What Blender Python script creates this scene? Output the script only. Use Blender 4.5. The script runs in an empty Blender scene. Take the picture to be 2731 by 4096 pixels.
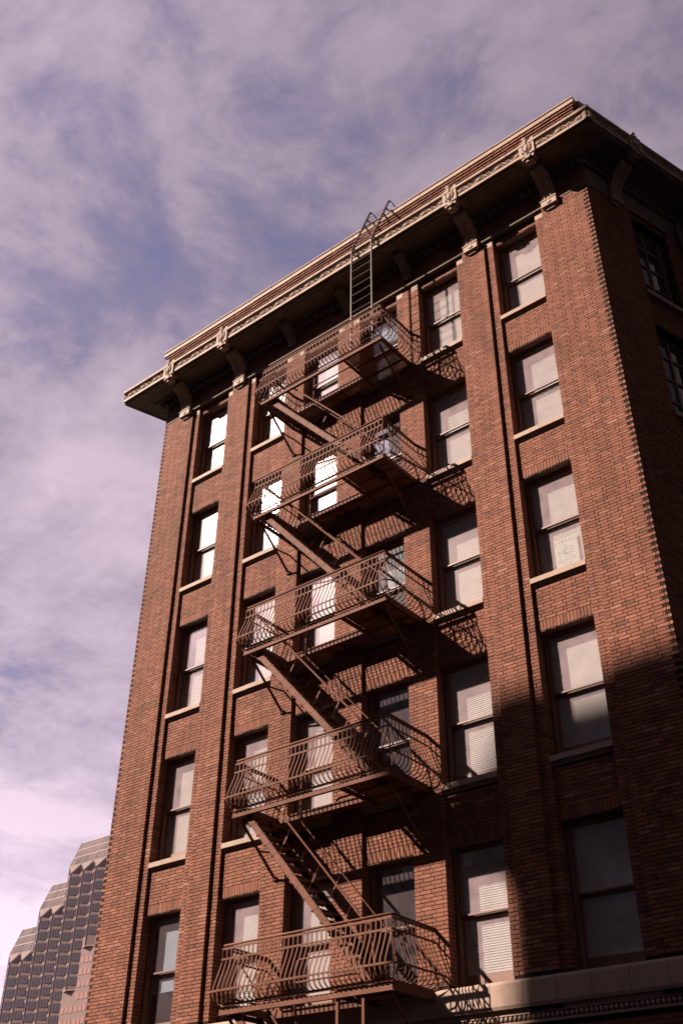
import bpy, math, random
from mathutils import Vector, Matrix
random.seed(7)
D = bpy.data
SC = bpy.context.scene
COL = SC.collection

# ------------------------------------------------------------------ camera
CAM = Vector((20.2949, -16.2416, 1.5954))
RT = Vector((0.7764, 0.6302, 0.0085)); UP = Vector((0.3574, -0.4513, 0.8177)); FW = Vector((-0.5192, 0.6318, 0.5756))
cd = D.cameras.new('camera'); cam = D.objects.new('camera', cd); COL.objects.link(cam)
cd.sensor_fit = 'VERTICAL'; cd.sensor_height = 36; cd.lens = 36.757; cd.clip_end = 4000; cd.clip_start = 0.1
RT.normalize(); FW.normalize(); UP = RT.cross(FW).normalized()
cam.matrix_world = Matrix(((RT.x, UP.x, -FW.x, CAM.x), (RT.y, UP.y, -FW.y, CAM.y), (RT.z, UP.z, -FW.z, CAM.z), (0, 0, 0, 1)))
SC.camera = cam
# ------------------------------------------------------------------ sun and sky
S = Vector((-0.558, -0.580, 0.593)).normalized()        # towards the sun
sl = D.lights.new('sun', 'SUN'); so = D.objects.new('sun', sl); COL.objects.link(so)
sl.energy = 5.0; sl.angle = math.radians(0.53); sl.color = (1.0, 0.80, 0.68)
so.rotation_euler = S.to_track_quat('Z', 'Y').to_euler(); so.location = (-40, -40, 60)
W = D.worlds.new('World'); SC.world = W; W.use_nodes = True
nt = W.node_tree; nt.nodes.clear()
def N(t, **kw):
    n = nt.nodes.new(t)
    for k, v in kw.items(): setattr(n, k, v)
    return n
def L(a, b): nt.links.new(a, b)
def V(op, a, b=None, c=None):
    n = N('ShaderNodeMath', operation=op)
    for i, x in enumerate((a, b, c)):
        if x is None: continue
        if isinstance(x, (int, float)): n.inputs[i].default_value = x
        else: L(x, n.inputs[i])
    return n.outputs[0]
def VM(op, a, b=None):
    n = N('ShaderNodeVectorMath', operation=op)
    for i, x in enumerate((a, b)):
        if x is None: continue
        if isinstance(x, (tuple, list, Vector)): n.inputs[i].default_value = tuple(x)
        else: L(x, n.inputs[i])
    return n
def MIX(f, a, b, mode='MIX'):
    n = N('ShaderNodeMix', data_type='RGBA', blend_type=mode)
    for s, x in ((n.inputs[0], f), (n.inputs[6], a), (n.inputs[7], b)):
        if isinstance(x, (int, float)): s.default_value = x
        elif isinstance(x, tuple): s.default_value = x
        else: L(x, s)
    return n.outputs[2]
def RAMP(f, stops, interp='LINEAR'):
    n = N('ShaderNodeValToRGB'); n.color_ramp.interpolation = interp
    e = n.color_ramp.elements
    while len(e) < len(stops): e.new(0.5)
    for q, (p, c) in zip(e, stops):
        q.position = p; q.color = c if len(c) == 4 else (*c, 1)
    L(f, n.inputs[0]); return n.outputs[0]
sky = N('ShaderNodeTexSky', sky_type='NISHITA'); sky.sun_disc = False
sky.sun_elevation = math.asin(S.z); sky.sun_rotation = math.atan2(S.x, S.y) % (2 * math.pi)
sky.altitude = 20; sky.air_density = 1.0; sky.dust_density = 1.2; sky.ozone_density = 2.0
tc = N('ShaderNodeTexCoord'); dirn = VM('NORMALIZE', tc.outputs['Generated']).outputs[0]
sep = N('ShaderNodeSeparateXYZ'); L(dirn, sep.inputs[0])
den = V('ADD', V('MAXIMUM', sep.outputs[2], 0.0), 0.22)
comb = N('ShaderNodeCombineXYZ'); L(V('DIVIDE', sep.outputs[0], den), comb.inputs[0]); L(V('DIVIDE', sep.outputs[1], den), comb.inputs[1])
def NOISE(vec, scale, detail, rough, dist, off):
    n = N('ShaderNodeTexNoise'); n.inputs['Scale'].default_value = scale; n.inputs['Detail'].default_value = detail
    n.inputs['Roughness'].default_value = rough; n.inputs['Distortion'].default_value = dist
    L(VM('ADD', vec, off).outputs[0], n.inputs['Vector']); return n.outputs[0]
horizon = V('POWER', V('SUBTRACT', 1.0, V('MAXIMUM', sep.outputs[2], 0.0)), 3.0)
CLOUD_OFF = (-3.4, 19.0, -4.0)
n1 = NOISE(comb.outputs[0], 3.6, 10, 0.60, 0.30, CLOUD_OFF)
n2 = NOISE(comb.outputs[0], 11.0, 9, 0.66, 0.5, (1.3, 4.1, 2.0))
cov = V('ADD', V('ADD', V('MULTIPLY', n1, 0.74), V('MULTIPLY', n2, 0.26)), V('MULTIPLY', horizon, 0.22))
cmask = RAMP(cov, [(0.30, (.10, .10, .10)), (0.385, (.58, .58, .58)), (0.485, (1, 1, 1))])
thick = RAMP(cov, [(0.40, (0, 0, 0)), (0.66, (1, 1, 1))])
cosun = VM('DOT_PRODUCT', dirn, S).outputs['Value']
c01 = V('MAXIMUM', cosun, 0.0)
aur = V('MULTIPLY', V('POWER', c01, 120.0), 4.0)   # cirrus scatters forward, bright round the sun
lum = V('ADD', V('ADD', V('ADD', 0.48, V('MULTIPLY', V('POWER', c01, 1.5), .62)), V('MULTIPLY', horizon, 1.4)), aur)
ccol = MIX(thick, (3.0, 2.42, 3.25, 1), (6.3, 4.95, 5.75, 1))
cloud = VM('SCALE', ccol); L(lum, cloud.inputs['Scale'])
blue = MIX(1.0, sky.outputs[0], (1.05, 0.72, 0.86, 1), 'MULTIPLY')
fin = MIX(V('MULTIPLY', cmask, 0.9), blue, cloud.outputs[0])
bg = N('ShaderNodeBackground'); L(fin, bg.inputs[0]); bg.inputs[1].default_value = 0.05
wo = N('ShaderNodeOutputWorld'); L(bg.outputs[0], wo.inputs[0])
# ------------------------------------------------------------------ exposure
vs = SC.view_settings; vs.view_transform = 'Standard'; vs.look = 'None'; vs.gamma = 1.0; vs.exposure = 1.6; vs.use_curve_mapping = False
SC.cycles.max_bounces = 8; SC.cycles.transparent_max_bounces = 16; SC.cycles.caustics_reflective = False; SC.cycles.caustics_refractive = False
SC.cycles.sample_clamp_indirect = 6.0

# ------------------------------------------------------------------ materials
def mat(name, base, rough=0.7, metal=0.0, var=0.0, vscale=3.0, bump=0.0, bscale=40.0, ramp=None, attr=None, objrand=False, spec=0.5, grime=0.0):
    global nt
    m = D.materials.new(name); m.use_nodes = True; nt = m.node_tree
    b = nt.nodes['Principled BSDF']
    b.inputs['Roughness'].default_value = rough; b.inputs['Metallic'].default_value = metal
    b.inputs['Specular IOR Level'].default_value = spec
    tcn = N('ShaderNodeTexCoord')
    geo = N('ShaderNodeNewGeometry'); pos = geo.outputs['Position']
    col = None
    if ramp:
        if attr:
            a = N('ShaderNodeAttribute'); a.attribute_name = attr; f = a.outputs['Fac']
        else:
            oi = N('ShaderNodeObjectInfo'); f = oi.outputs['Random']
        col = RAMP(f, ramp)
    else:
        rgb = N('ShaderNodeRGB'); rgb.outputs[0].default_value = (*base, 1); col = rgb.outputs[0]
    if var:
        nz = N('ShaderNodeTexNoise'); nz.inputs['Scale'].default_value = vscale; nz.inputs['Detail'].default_value = 6; nz.inputs['Roughness'].default_value = 0.65
        L(pos, nz.inputs['Vector'])
        f = RAMP(nz.outputs[0], [(0.3, (1 - var,) * 3), (0.7, (1 + var,) * 3)])
        col = MIX(1.0, col, f, 'MULTIPLY')
    if grime:
        nz = N('ShaderNodeTexNoise'); nz.inputs['Scale'].default_value = 0.9; nz.inputs['Detail'].default_value = 8; nz.inputs['Roughness'].default_value = 0.7
        mp = N('ShaderNodeMapping'); mp.inputs['Scale'].default_value = (1.6, 1.6, 0.45); L(pos, mp.inputs[0]); L(mp.outputs[0], nz.inputs['Vector'])
        f = RAMP(nz.outputs[0], [(0.35, (1 - grime,) * 3), (0.55, (1, 1, 1))])
        col = MIX(1.0, col, f, 'MULTIPLY')
    L(col, b.inputs['Base Color'])
    if bump:
        nb = N('ShaderNodeTexNoise'); nb.inputs['Scale'].default_value = bscale; nb.inputs['Detail'].default_value = 5
        L(pos, nb.inputs['Vector'])
        bp = N('ShaderNodeBump'); bp.inputs['Strength'].default_value = bump; bp.inputs['Distance'].default_value = 0.01
        L(nb.outputs[0], bp.inputs['Height']); L(bp.outputs[0], b.inputs['Normal'])
    return m
BR = [(0.0, (.080, .042, .032)), (0.12, (.102, .047, .033)), (0.35, (.139, .056, .034)), (0.62, (.163, .066, .040)), (0.88, (.193, .083, .052)), (1.0, (.212, .110, .078))]
M_BRICK = mat('brick_clay', None, .8, ramp=BR, attr='tone', var=.16, vscale=28, bump=.35, bscale=120, spec=.15, grime=.30)
M_BRICK1 = mat('brick_clay_single', None, .8, ramp=BR, var=.16, vscale=28, bump=.35, bscale=120, spec=.15, grime=.30)
M_MORTAR = mat('dark_mortar', (.018, .011, .009), .95, var=.25, vscale=20, bump=.3, bscale=90, spec=.1)
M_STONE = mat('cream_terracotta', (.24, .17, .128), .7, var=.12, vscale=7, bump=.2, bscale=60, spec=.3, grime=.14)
M_SOFFIT = mat('dark_terracotta', (.12, .095, .07), .8, var=.15, vscale=4, bump=.2, bscale=50, spec=.2, grime=.2)  # darker terracotta for soffit, dentils and mid-bay brackets
M_IRON = mat('red_brown_iron_paint', (.118, .053, .035), .66, var=.2, vscale=14, bump=.25, bscale=160, spec=.08, grime=.30)
M_BOLT = mat('dark_iron', (.05, .03, .025), .6)
M_LADDER = mat('dark_ladder_paint', (.085, .062, .055), .5, var=.15, vscale=9, spec=.45)
M_FRAME = mat('brown_window_paint', (.13, .066, .048), .55, var=.1, vscale=6, spec=.4)
M_BLIND = mat('white_blind', (.62, .58, .57), .8, spec=.2)
M_SHADE = mat('roller_shade', (.52, .47, .46), .9, var=.06, vscale=3, spec=.1)
M_INT = mat('interior_plaster', (.12, .115, .11), .9)
M_PAPER = mat('poster_paper', (.62, .63, .60), .9)
M_INK = mat('poster_ink', (.30, .27, .27), .9)
M_ROOF = mat('roof_felt', (.06, .06, .06), .95)
M_ASPH = mat('asphalt', (.05, .05, .05), .9, var=.2, vscale=1.5)
M_PAVE = mat('concrete_paving', (.09, .087, .083), .9, var=.15, vscale=1.2)
M_PAINT = mat('road_paint', (.75, .73, .68), .8)
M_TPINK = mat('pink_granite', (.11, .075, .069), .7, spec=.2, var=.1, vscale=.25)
M_TDARK = mat('dark_granite', (.09, .063, .056), .5, var=.1, vscale=.3)  # slightly darker granite for roof base and mullions
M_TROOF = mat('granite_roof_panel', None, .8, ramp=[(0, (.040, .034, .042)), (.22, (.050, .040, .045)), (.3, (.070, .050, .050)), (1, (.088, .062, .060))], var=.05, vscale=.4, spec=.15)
M_TGLASS = mat('bronze_tower_glass', (.040, .033, .038), .12, spec=.45)
M_TWIN = mat('glass_painted_sunlit', (.16, .085, .07), .4, spec=.3)  # pink tone of sunlit panes put into the glass colour
M_NEIGH = mat('neighbour_stucco', (.07, .06, .055), .9, var=.1, vscale=.5)
M_NGLASS = mat('neighbour_glass', (.02, .025, .028), .1, spec=.8)
def glass(name, tint, ior, rough, dust, haze):
    global nt
    m = D.materials.new(name); m.use_nodes = True; nt = m.node_tree; nt.nodes.clear()
    gi = N('ShaderNodeNewGeometry'); cs = V('ABSOLUTE', VM('DOT_PRODUCT', gi.outputs['Normal'], gi.outputs['Incoming']).outputs['Value'])
    f0 = ((ior - 1) / (ior + 1)) ** 2
    fres = V('ADD', V('MULTIPLY', V('POWER', V('SUBTRACT', 1.0, cs), 5.0), 1 - f0), f0)
    tr = N('ShaderNodeBsdfTransparent'); tr.inputs[0].default_value = (*tint, 1)
    gl = N('ShaderNodeBsdfGlossy'); gl.inputs['Roughness'].default_value = rough; gl.inputs[0].default_value = (1, 1, 1, 1)
    geo = N('ShaderNodeNewGeometry')
    nb = N('ShaderNodeTexNoise'); nb.inputs['Scale'].default_value = 1.6; nb.inputs['Detail'].default_value = 2; L(geo.outputs['Position'], nb.inputs['Vector'])
    bp = N('ShaderNodeBump'); bp.inputs['Strength'].default_value = .05; bp.inputs['Distance'].default_value = .02; L(nb.outputs[0], bp.inputs['Height']); L(bp.outputs[0], gl.inputs['Normal'])
    gr_ = N('ShaderNodeBsdfGlossy'); gr_.inputs['Roughness'].default_value = .15; gr_.inputs[0].default_value = (1, .97, .95, 1)     # film of dust: soft glare round the sun's mirror image
    gm = N('ShaderNodeMixShader'); gm.inputs[0].default_value = haze; L(gl.outputs[0], gm.inputs[1]); L(gr_.outputs[0], gm.inputs[2])
    mx = N('ShaderNodeMixShader'); L(fres, mx.inputs[0]); L(tr.outputs[0], mx.inputs[1]); L(gm.outputs[0], mx.inputs[2])
    df = N('ShaderNodeBsdfDiffuse'); df.inputs[0].default_value = (.58, .45, .48, 1)
    n2_ = N('ShaderNodeTexNoise'); n2_.inputs['Scale'].default_value = 3.5; n2_.inputs['Detail'].default_value = 6; L(geo.outputs['Position'], n2_.inputs['Vector'])
    dm = RAMP(n2_.outputs[0], [(0.3, (dust * .65,) * 3), (0.7, (dust,) * 3)])
    m2 = N('ShaderNodeMixShader'); L(dm, m2.inputs[0]); L(mx.outputs[0], m2.inputs[1]); L(df.outputs[0], m2.inputs[2])
    o = N('ShaderNodeOutputMaterial'); L(m2.outputs[0], o.inputs[0])
    return m
M_GLASS = glass('window_glass', (.88, .93, .91), 2.0, .012, .22, .10)
M_GLASSD = glass('clean_window_glass', (.80, .86, .90), 2.0, .012, .05, .04)

# ------------------------------------------------------------------ mesh helpers
class MB:
    def __init__(s): s.v = []; s.f = []; s.tone = []
    def add(s, vs, fs, tone=0.5):
        o = len(s.v); s.v += [tuple(q) for q in vs]; s.f += [tuple(i + o for i in q) for q in fs]; s.tone += [tone] * len(fs)
        return s
    def box(s, x0, x1, y0, y1, z0, z1, tone=.5, jit=0):
        vs = [(x, y, z) for x in (x0, x1) for y in (y0, y1) for z in (z0, z1)]
        if jit: vs = [tuple(c + random.uniform(-jit, jit) for c in q) for q in vs]
        return s.add(vs, [(0, 1, 3, 2), (4, 6, 7, 5), (0, 4, 5, 1), (2, 3, 7, 6), (0, 2, 6, 4), (1, 5, 7, 3)], tone)
    def prism(s, poly, a0, a1, axis='x'):
        n = len(poly)
        def P(a, u, w): return (a, u, w) if axis == 'x' else ((u, a, w) if axis == 'y' else (u, w, a))
        vs = [P(a0, *q) for q in poly] + [P(a1, *q) for q in poly]
        fs = [tuple(range(n)), tuple(range(2 * n - 1, n - 1, -1))] + [(i, i + n, (i + 1) % n + n, (i + 1) % n) for i in range(n)]
        return s.add(vs, fs)
    def tube(s, pts, r, n=8, caps=True):
        pts = [Vector(p) for p in pts]; rings = []; prev = None
        for i, p in enumerate(pts):
            t = (pts[min(i + 1, len(pts) - 1)] - pts[max(i - 1, 0)]).normalized()
            if prev is None:
                a = Vector((0, 0, 1)) if abs(t.z) < .9 else Vector((1, 0, 0))
                u = t.cross(a).normalized()
            else:
                u = (prev - t * prev.dot(t)).normalized()
            prev = u; w = t.cross(u)
            rings.append([p + (u * math.cos(2 * math.pi * k / n) + w * math.sin(2 * math.pi * k / n)) * r for k in range(n)])
        vs = [q for rg in rings for q in rg]; fs = []
        for i in range(len(pts) - 1):
            for k in range(n):
                fs.append((i * n + k, i * n + (k + 1) % n, (i + 1) * n + (k + 1) % n, (i + 1) * n + k))
        if caps: fs += [tuple(range(n - 1, -1, -1)), tuple(range((len(pts) - 1) * n, len(pts) * n))]
        return s.add(vs, fs)
    def bar(s, pts, wdir, w, t):
        """rectangular section swept along pts; w across wdir, t across the remaining direction"""
        pts = [Vector(p) for p in pts]; vs = []; fs = []
        m = len(pts)
        for i, p in enumerate(pts):
            tg = (pts[min(i + 1, m - 1)] - pts[max(i - 1, 0)]).normalized()
            wd = Vector(wdir); wd = (wd - tg * wd.dot(tg)).normalized(); td = tg.cross(wd)
            for a, b in ((-1, -1), (1, -1), (1, 1), (-1, 1)): vs.append(p + wd * (a * w / 2) + td * (b * t / 2))
        for i in range(m - 1):
            for k in range(4): fs.append((i * 4 + k, i * 4 + (k + 1) % 4, i * 4 + 4 + (k + 1) % 4, i * 4 + 4 + k))
        fs += [(3, 2, 1, 0), tuple(range(4 * m - 4, 4 * m))]
        return s.add(vs, fs)
    def ell(s, c, rx, ry, rz, n=10, m=6):
        vs = []; fs = []
        for j in range(m + 1):
            th = math.pi * j / m
            for k in range(n):
                ph = 2 * math.pi * k / n
                vs.append((c[0] + rx * math.sin(th) * math.cos(ph), c[1] + ry * math.sin(th) * math.sin(ph), c[2] + rz * math.cos(th)))
        for j in range(m):
            for k in range(n): fs.append((j * n + k, j * n + (k + 1) % n, (j + 1) * n + (k + 1) % n, (j + 1) * n + k))
        return s.add(vs, fs)
    def xf(s, fn): s.v = [fn(*q) for q in s.v]; return s
    def mesh(s, name, material, smooth=False, tone=False):
        me = D.meshes.new(name); me.from_pydata(s.v, [], s.f); me.materials.append(material)
        if tone:
            a = me.attributes.new('tone', 'FLOAT', 'FACE'); a.data.foreach_set('value', s.tone)
        if smooth: me.polygons.foreach_set('use_smooth', [True] * len(me.polygons))
        me.update(); return me
    def build(s, name, material, parent=None, smooth=False, tone=False):
        return link(name, s.mesh(name, material, smooth, tone), parent)
def link(name, me, parent=None, loc=None, rotz=0, scale=None):
    o = D.objects.new(name, me); COL.objects.link(o)
    if parent is not None: o.parent = parent
    if loc is not None: o.location = loc
    if rotz: o.rotation_euler = (0, 0, rotz)
    if scale is not None: o.scale = scale
    return o
def tag(o, label=None, cat=None, group=None, kind=None):
    for k, v in (('label', label), ('category', cat), ('group', group), ('kind', kind)):
        if v: o[k] = v
    return o
def wrap(obj):     # meshes are written in world metres; keep them there under a root at the origin
    return obj

# ------------------------------------------------------------------ the setting: ground and streets
g = MB(); g.box(-2000, 2000, -2000, 2000, -.3, -.02); tag(g.build('ground', M_PAVE), kind='structure')
g = MB(); g.box(-400, 400, -20.5, -4.0, -.02, -.012); tag(g.build('road', M_ASPH), kind='structure')
g = MB(); g.box(-60, 17.2, -4.0, 0.2, -.02, .12); tag(g.build('pavement', M_PAVE), kind='structure')
g = MB(); g.box(-60, 60, -33.9, -20.5, -.02, .12); tag(g.build('pavement', M_PAVE), kind='structure')
for k in range(-6, 8):
    g = MB(); g.box(k * 8, k * 8 + 3, -12.33, -12.2, -.011, -.008); tag(g.build('lane_marking', M_PAINT), kind='structure')

# ------------------------------------------------------------------ the brick building
FH = 3.7; CH = FH / 51; BL = .245; J = .0135
SILL = {k: 19.94 - (6 - k) * FH for k in range(1, 7)}
HEAD = {k: SILL[k] + 2.54 for k in SILL}
WINX = {'A': (1.35, 2.585), 'B': (3.695, 4.93), 'C': (5.60, 6.84), 'D': (7.61, 8.85), 'E': (9.55, 10.79), 'F': (11.885, 13.12)}
XL, XR = -.12, 14.60
YP, YS, YW = -.15, -.075, 0.0        # pilaster, strip and spandrel planes
ZB, ZT = 5.23, 22.71
SLANT = math.radians(17.3); SU = Vector((math.sin(SLANT), math.cos(SLANT), 0)); SN = Vector((math.cos(SLANT), -math.sin(SLANT), 0))

building = link('brick_building', None)
building.location = (7.24, 0, 0)
tag(building, 'six-storey red brick corner building with cream cornice, seen from below', 'building')
ORG = Vector(building.location)
def under(o, parent):            # world-placed mesh under a parent that stands at ORG
    o.parent = parent
    if parent is building: o.matrix_parent_inverse = Matrix.Translation(-ORG)
    return o

pil = [(XL, 1.13), (2.83, 3.475), (11.02, 11.66), (13.365, XR)]
strips = [(1.13, 1.35), (2.585, 2.83), (3.475, 3.695), (4.93, 5.60), (6.84, 7.61), (8.85, 9.55), (10.79, 11.02), (11.66, 11.885), (13.12, 13.365)]
rowtop = int(round((ZT - 19.94) / CH)); rowbot = int(math.floor((ZB - 19.94) / CH)) + 1
def zrow(r): return 19.94 + r * CH
bricks = []       # (x0,x1,yface,depth,z0,z1,kind)
def field(x0, x1, y, z0, z1, depth, first=(.5, .8), single=False):
    r = int(math.ceil((z0 - 19.94) / CH - 1e-6))
    while zrow(r) + CH <= z1 + 1e-6:
        za, zb = zrow(r) + J / 2, zrow(r) + CH - J / 2
        if single:
            w = x1 - x0
            cuts = [x0, x1] if r % 2 else [x0, x0 + w * random.uniform(.44, .56), x1]
        else:
            cuts = [x0]; c = x0 + BL * first[r % 2] + random.uniform(-.004, .004)
            while c < x1 - .05: cuts.append(c); c += BL + random.uniform(-.003, .003)
            cuts.append(x1)
        for a, b in zip(cuts, cuts[1:]):
            bricks.append((a + (J / 2 if a > x0 else 0), b - (J / 2 if b < x1 else 0), y, depth, za, zb, r))
        r += 1
wall = MB()       # mortar core
IN = .010
def core(x0, x1, y, z0, z1, back=.42): wall.box(x0 + .006, x1 - .006, y + IN, back, z0, z1)
for i, (a, b) in enumerate(pil):
    field(a, b, YP, ZB, ZT, .10); core(a, b, YP, ZB - .5, ZT)
for a, b in strips:
    field(a, b, YS, ZB, ZT, .24, single=(b - a < .4)); core(a, b, YS, ZB - .5, ZT)
soldiers = []
for col_, (a, b) in WINX.items():
    for k in range(2, 7):
        n = 17; w = (b - a) / n; zs = zrow(int(math.ceil((HEAD[k] + .20 - 19.94) / CH)))
        for i in range(n):
            soldiers.append((a + i * w + J / 2, a + (i + 1) * w - J / 2, YW, .24, HEAD[k] + .004, zs - J / 2, 0))
        top = zs
        if k < 6:
            field(a, b, YW, top, SILL[k + 1] - .18, .10)
            core(a, b, YW, HEAD[k] + .004, SILL[k + 1] - .2)
        else:
            core(a, b, YW, HEAD[k] + .004, ZT)
    core(a, b, YW, ZB - .5, ZB - .02)
# below the stone band
field(XL, XR, -.06, 2.9, 4.55, .10); core(XL, XR, -.06, 2.0, ZB - .48)
# frieze courses under the cornice
frieze0 = len(bricks)
for dz, yy in ((ZT + .10, -.10), (ZT + .10 + 4 * CH, -.13)):
    pass
bricks += soldiers
wallo = under(wall.build('wall', M_MORTAR), building)
# corner notches: every other course at the two outer edges is set back
out = []
for (a, b, y, d, z0, z1, r) in bricks:
    if y == YP and r % 2 == 0 and b >= XR - .001: c_ = .115 + random.uniform(-.016, .012); out.append((a, b - c_, y, d, z0, z1, r)); out.append((b - c_, b - .002 - random.uniform(0, .012), y + random.uniform(.020, .030), d, z0, z1, r))
    elif y == YP and r % 2 == 0 and a <= XL + .001 and b < 1.0: c_ = .10 + random.uniform(-.016, .012); out.append((a + c_, b, y, d, z0, z1, r)); out.append((a + .002 + random.uniform(0, .02), a + c_, y + random.uniform(.045, .06), d, z0, z1, r))
    else: out.append((a, b, y, d, z0, z1, r))
bricks = out
def scr(p):
    d = Vector(p) - CAM; w = d.dot(FW); return 682 / 2 + 1046 * d.dot(RT) / w, 512 - 1046 * d.dot(UP) / w, w
def parea(q):
    x0, x1, y, d, z0, z1, r = q
    u, v, w = scr(((x0 + x1) / 2, y, (z0 + z1) / 2))
    if not (2 < u < 680 and 2 < v < 1022): return 0
    a = scr((x0, y, z0)); b = scr((x1, y, z0)); c = scr((x0, y, z1))
    return abs((b[0] - a[0]) * (c[1] - a[1]) - (b[1] - a[1]) * (c[0] - a[0]))
def free(q):      # not behind the fire escape or its shadow
    return q[0] > 10.85
order = sorted(range(len(bricks)), key=lambda i: -(parea(bricks[i]) if free(bricks[i]) else 0))
single = set(order[:296])
joined = MB()
unit = MB(); unit.box(-.5, .5, 0, 1, -.5, .5, jit=.012); unit = unit.mesh('brick', M_BRICK1)
def tone():
    r = random.random()
    return min(1, max(0, random.gauss(.57, .17) if r < .92 else random.gauss(.28, .12)))
for i, (a, b, y, d, z0, z1, r) in enumerate(bricks):
    yy = y + random.uniform(-.0025, .0025)
    if i in single:
        link('brick', unit, wallo, (((a + b) / 2), yy, (z0 + z1) / 2), 0, (b - a, d, z1 - z0))
    else:
        joined.box(a, b, yy, yy + d, z0 + random.uniform(-.001, .001), z1 + random.uniform(-.001, .001), tone(), jit=.0014)
tag(joined.build('brick_courses', M_BRICK, wallo, tone=True), kind='stuff')

# ---- slanted right-hand wall: local frame u along the wall, outward normal SN
CORN = Vector((XR, YP, 0))
def sidep(u, w, z): p = CORN + SU * u + SN * w; return (p.x, p.y, z)      # w = outwards
SWIN = [(1.45, 2.72), (4.6, 5.87), (7.75, 9.0), (10.9, 12.1)]
SLEN = 14.0
sw = MB()
def sbox(mb, u0, u1, w0, w1, z0, z1, t=.5, jit=0): 
    m = MB(); m.box(u0, u1, w0, w1, z0, z1, t, jit); mb.add([sidep(*q) for q in m.v], [tuple(reversed(f)) for f in m.f], t)
edges = [0.0] + [e for w in SWIN for e in w] + [SLEN]
sb = MB()
def sfield(u0, u1, z0, z1, w=0.0):
    r = int(math.ceil((z0 - 19.94) / CH - 1e-6))
    while zrow(r) + CH <= z1 + 1e-6:
        za, zb = zrow(r) + J / 2, zrow(r) + CH - J / 2
        c = u0 + BL * (.5 if r % 2 else .8); cuts = [u0]
        while c < u1 - .05: cuts.append(c); c += BL
        cuts.append(u1)
        for a, b in zip(cuts, cuts[1:]):
            j = random.uniform(-.0025, .0025)
            sbox(sb, a + (J / 2 if a > u0 else (.002 if r % 2 else .03)), b - J / 2, -.16 + j, w + j, za, zb, tone(), .0012)
        r += 1
for i in range(0, len(edges) - 1, 2):
    u0, u1 = edges[i], edges[i + 1]
    sbox(sw, u0 + (.02 if i == 0 else .006), u1 - .006, -.42, -IN, 2.0, ZT)
    if u0 < 6: sfield(u0, min(u1, 6.5), 7.0, ZT)
for (u0, u1) in SWIN:
    for k in range(2, 7):
        z1 = SILL[k + 1] - .12 if k < 6 else ZT
        sbox(sw, u0, u1, -.40, -.05 - IN, HEAD[k], z1)
        if u0 < 5 and k > 2: sfield(u0, u1, HEAD[k] + .02, z1, -.05)
    sbox(sw, u0, u1, -.40, -.06, 2.0, ZB)
sideo = under(sw.build('side_wall', M_MORTAR), building)
tag(sb.build('brick_courses', M_BRICK, sideo, tone=True), kind='stuff')

# ---- interior: floors, back walls, roof; keeps the rooms dark behind the glass
it = MB()
BK = 13.0
def para(mb, x0, x1, y0, y1, z0, z1):     # slab in the slanted plan
    t = math.tan(SLANT)
    vs = [(x + (y - YP) * t, y, z) for x in (x0, x1) for y in (y0, y1) for z in (z0, z1)]
    mb.add(vs, [(0, 1, 3, 2), (4, 6, 7, 5), (0, 4, 5, 1), (2, 3, 7, 6), (0, 2, 6, 4), (1, 5, 7, 3)])
for k in range(2, 8):
    z = 19.94 - (6 - k) * FH - .75
    para(it, XL + .5, XR - .45, .43, BK, z, z + .3)
para(it, XL, XL + .4, .43, BK, 0, ZT + 1.5); para(it, XL, XR, BK, BK + .4, 0, ZT + 1.5); para(it, XL + .4, XR - .45, 4.5, 4.7, 0, ZT)
for x in (3.15, 7.22, 11.34): it.box(x - .08, x + .08, .43, 4.5, 0, ZT)
for k in range(6): sbox(it, .5 + k * 2.2, .5 + k * 2.2 + 2.19, -1.3, -1.2, 0, ZT)  # partition added so sunlit front rooms don't brighten the side panes
sbox(it, .3, .4, -1.2, -.43, 0, ZT)
under(it.build('interior_wall', M_INT), building)
rf = MB(); para(rf, XL + .1, XR - .1, .3, BK, 24.2, 24.4); under(rf.build('roof', M_ROOF), building)
gb = MB()
for a, b in ((XL, .9), (4.5, 5.0), (9.5, 10.0), (13.6, XR)): gb.box(a, b, -.05, .45, 0, 2.9)
gb.box(.9, 13.6, .5, .6, 0, 2.9); under(gb.build('ground_floor_wall', M_NEIGH), building)

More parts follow.
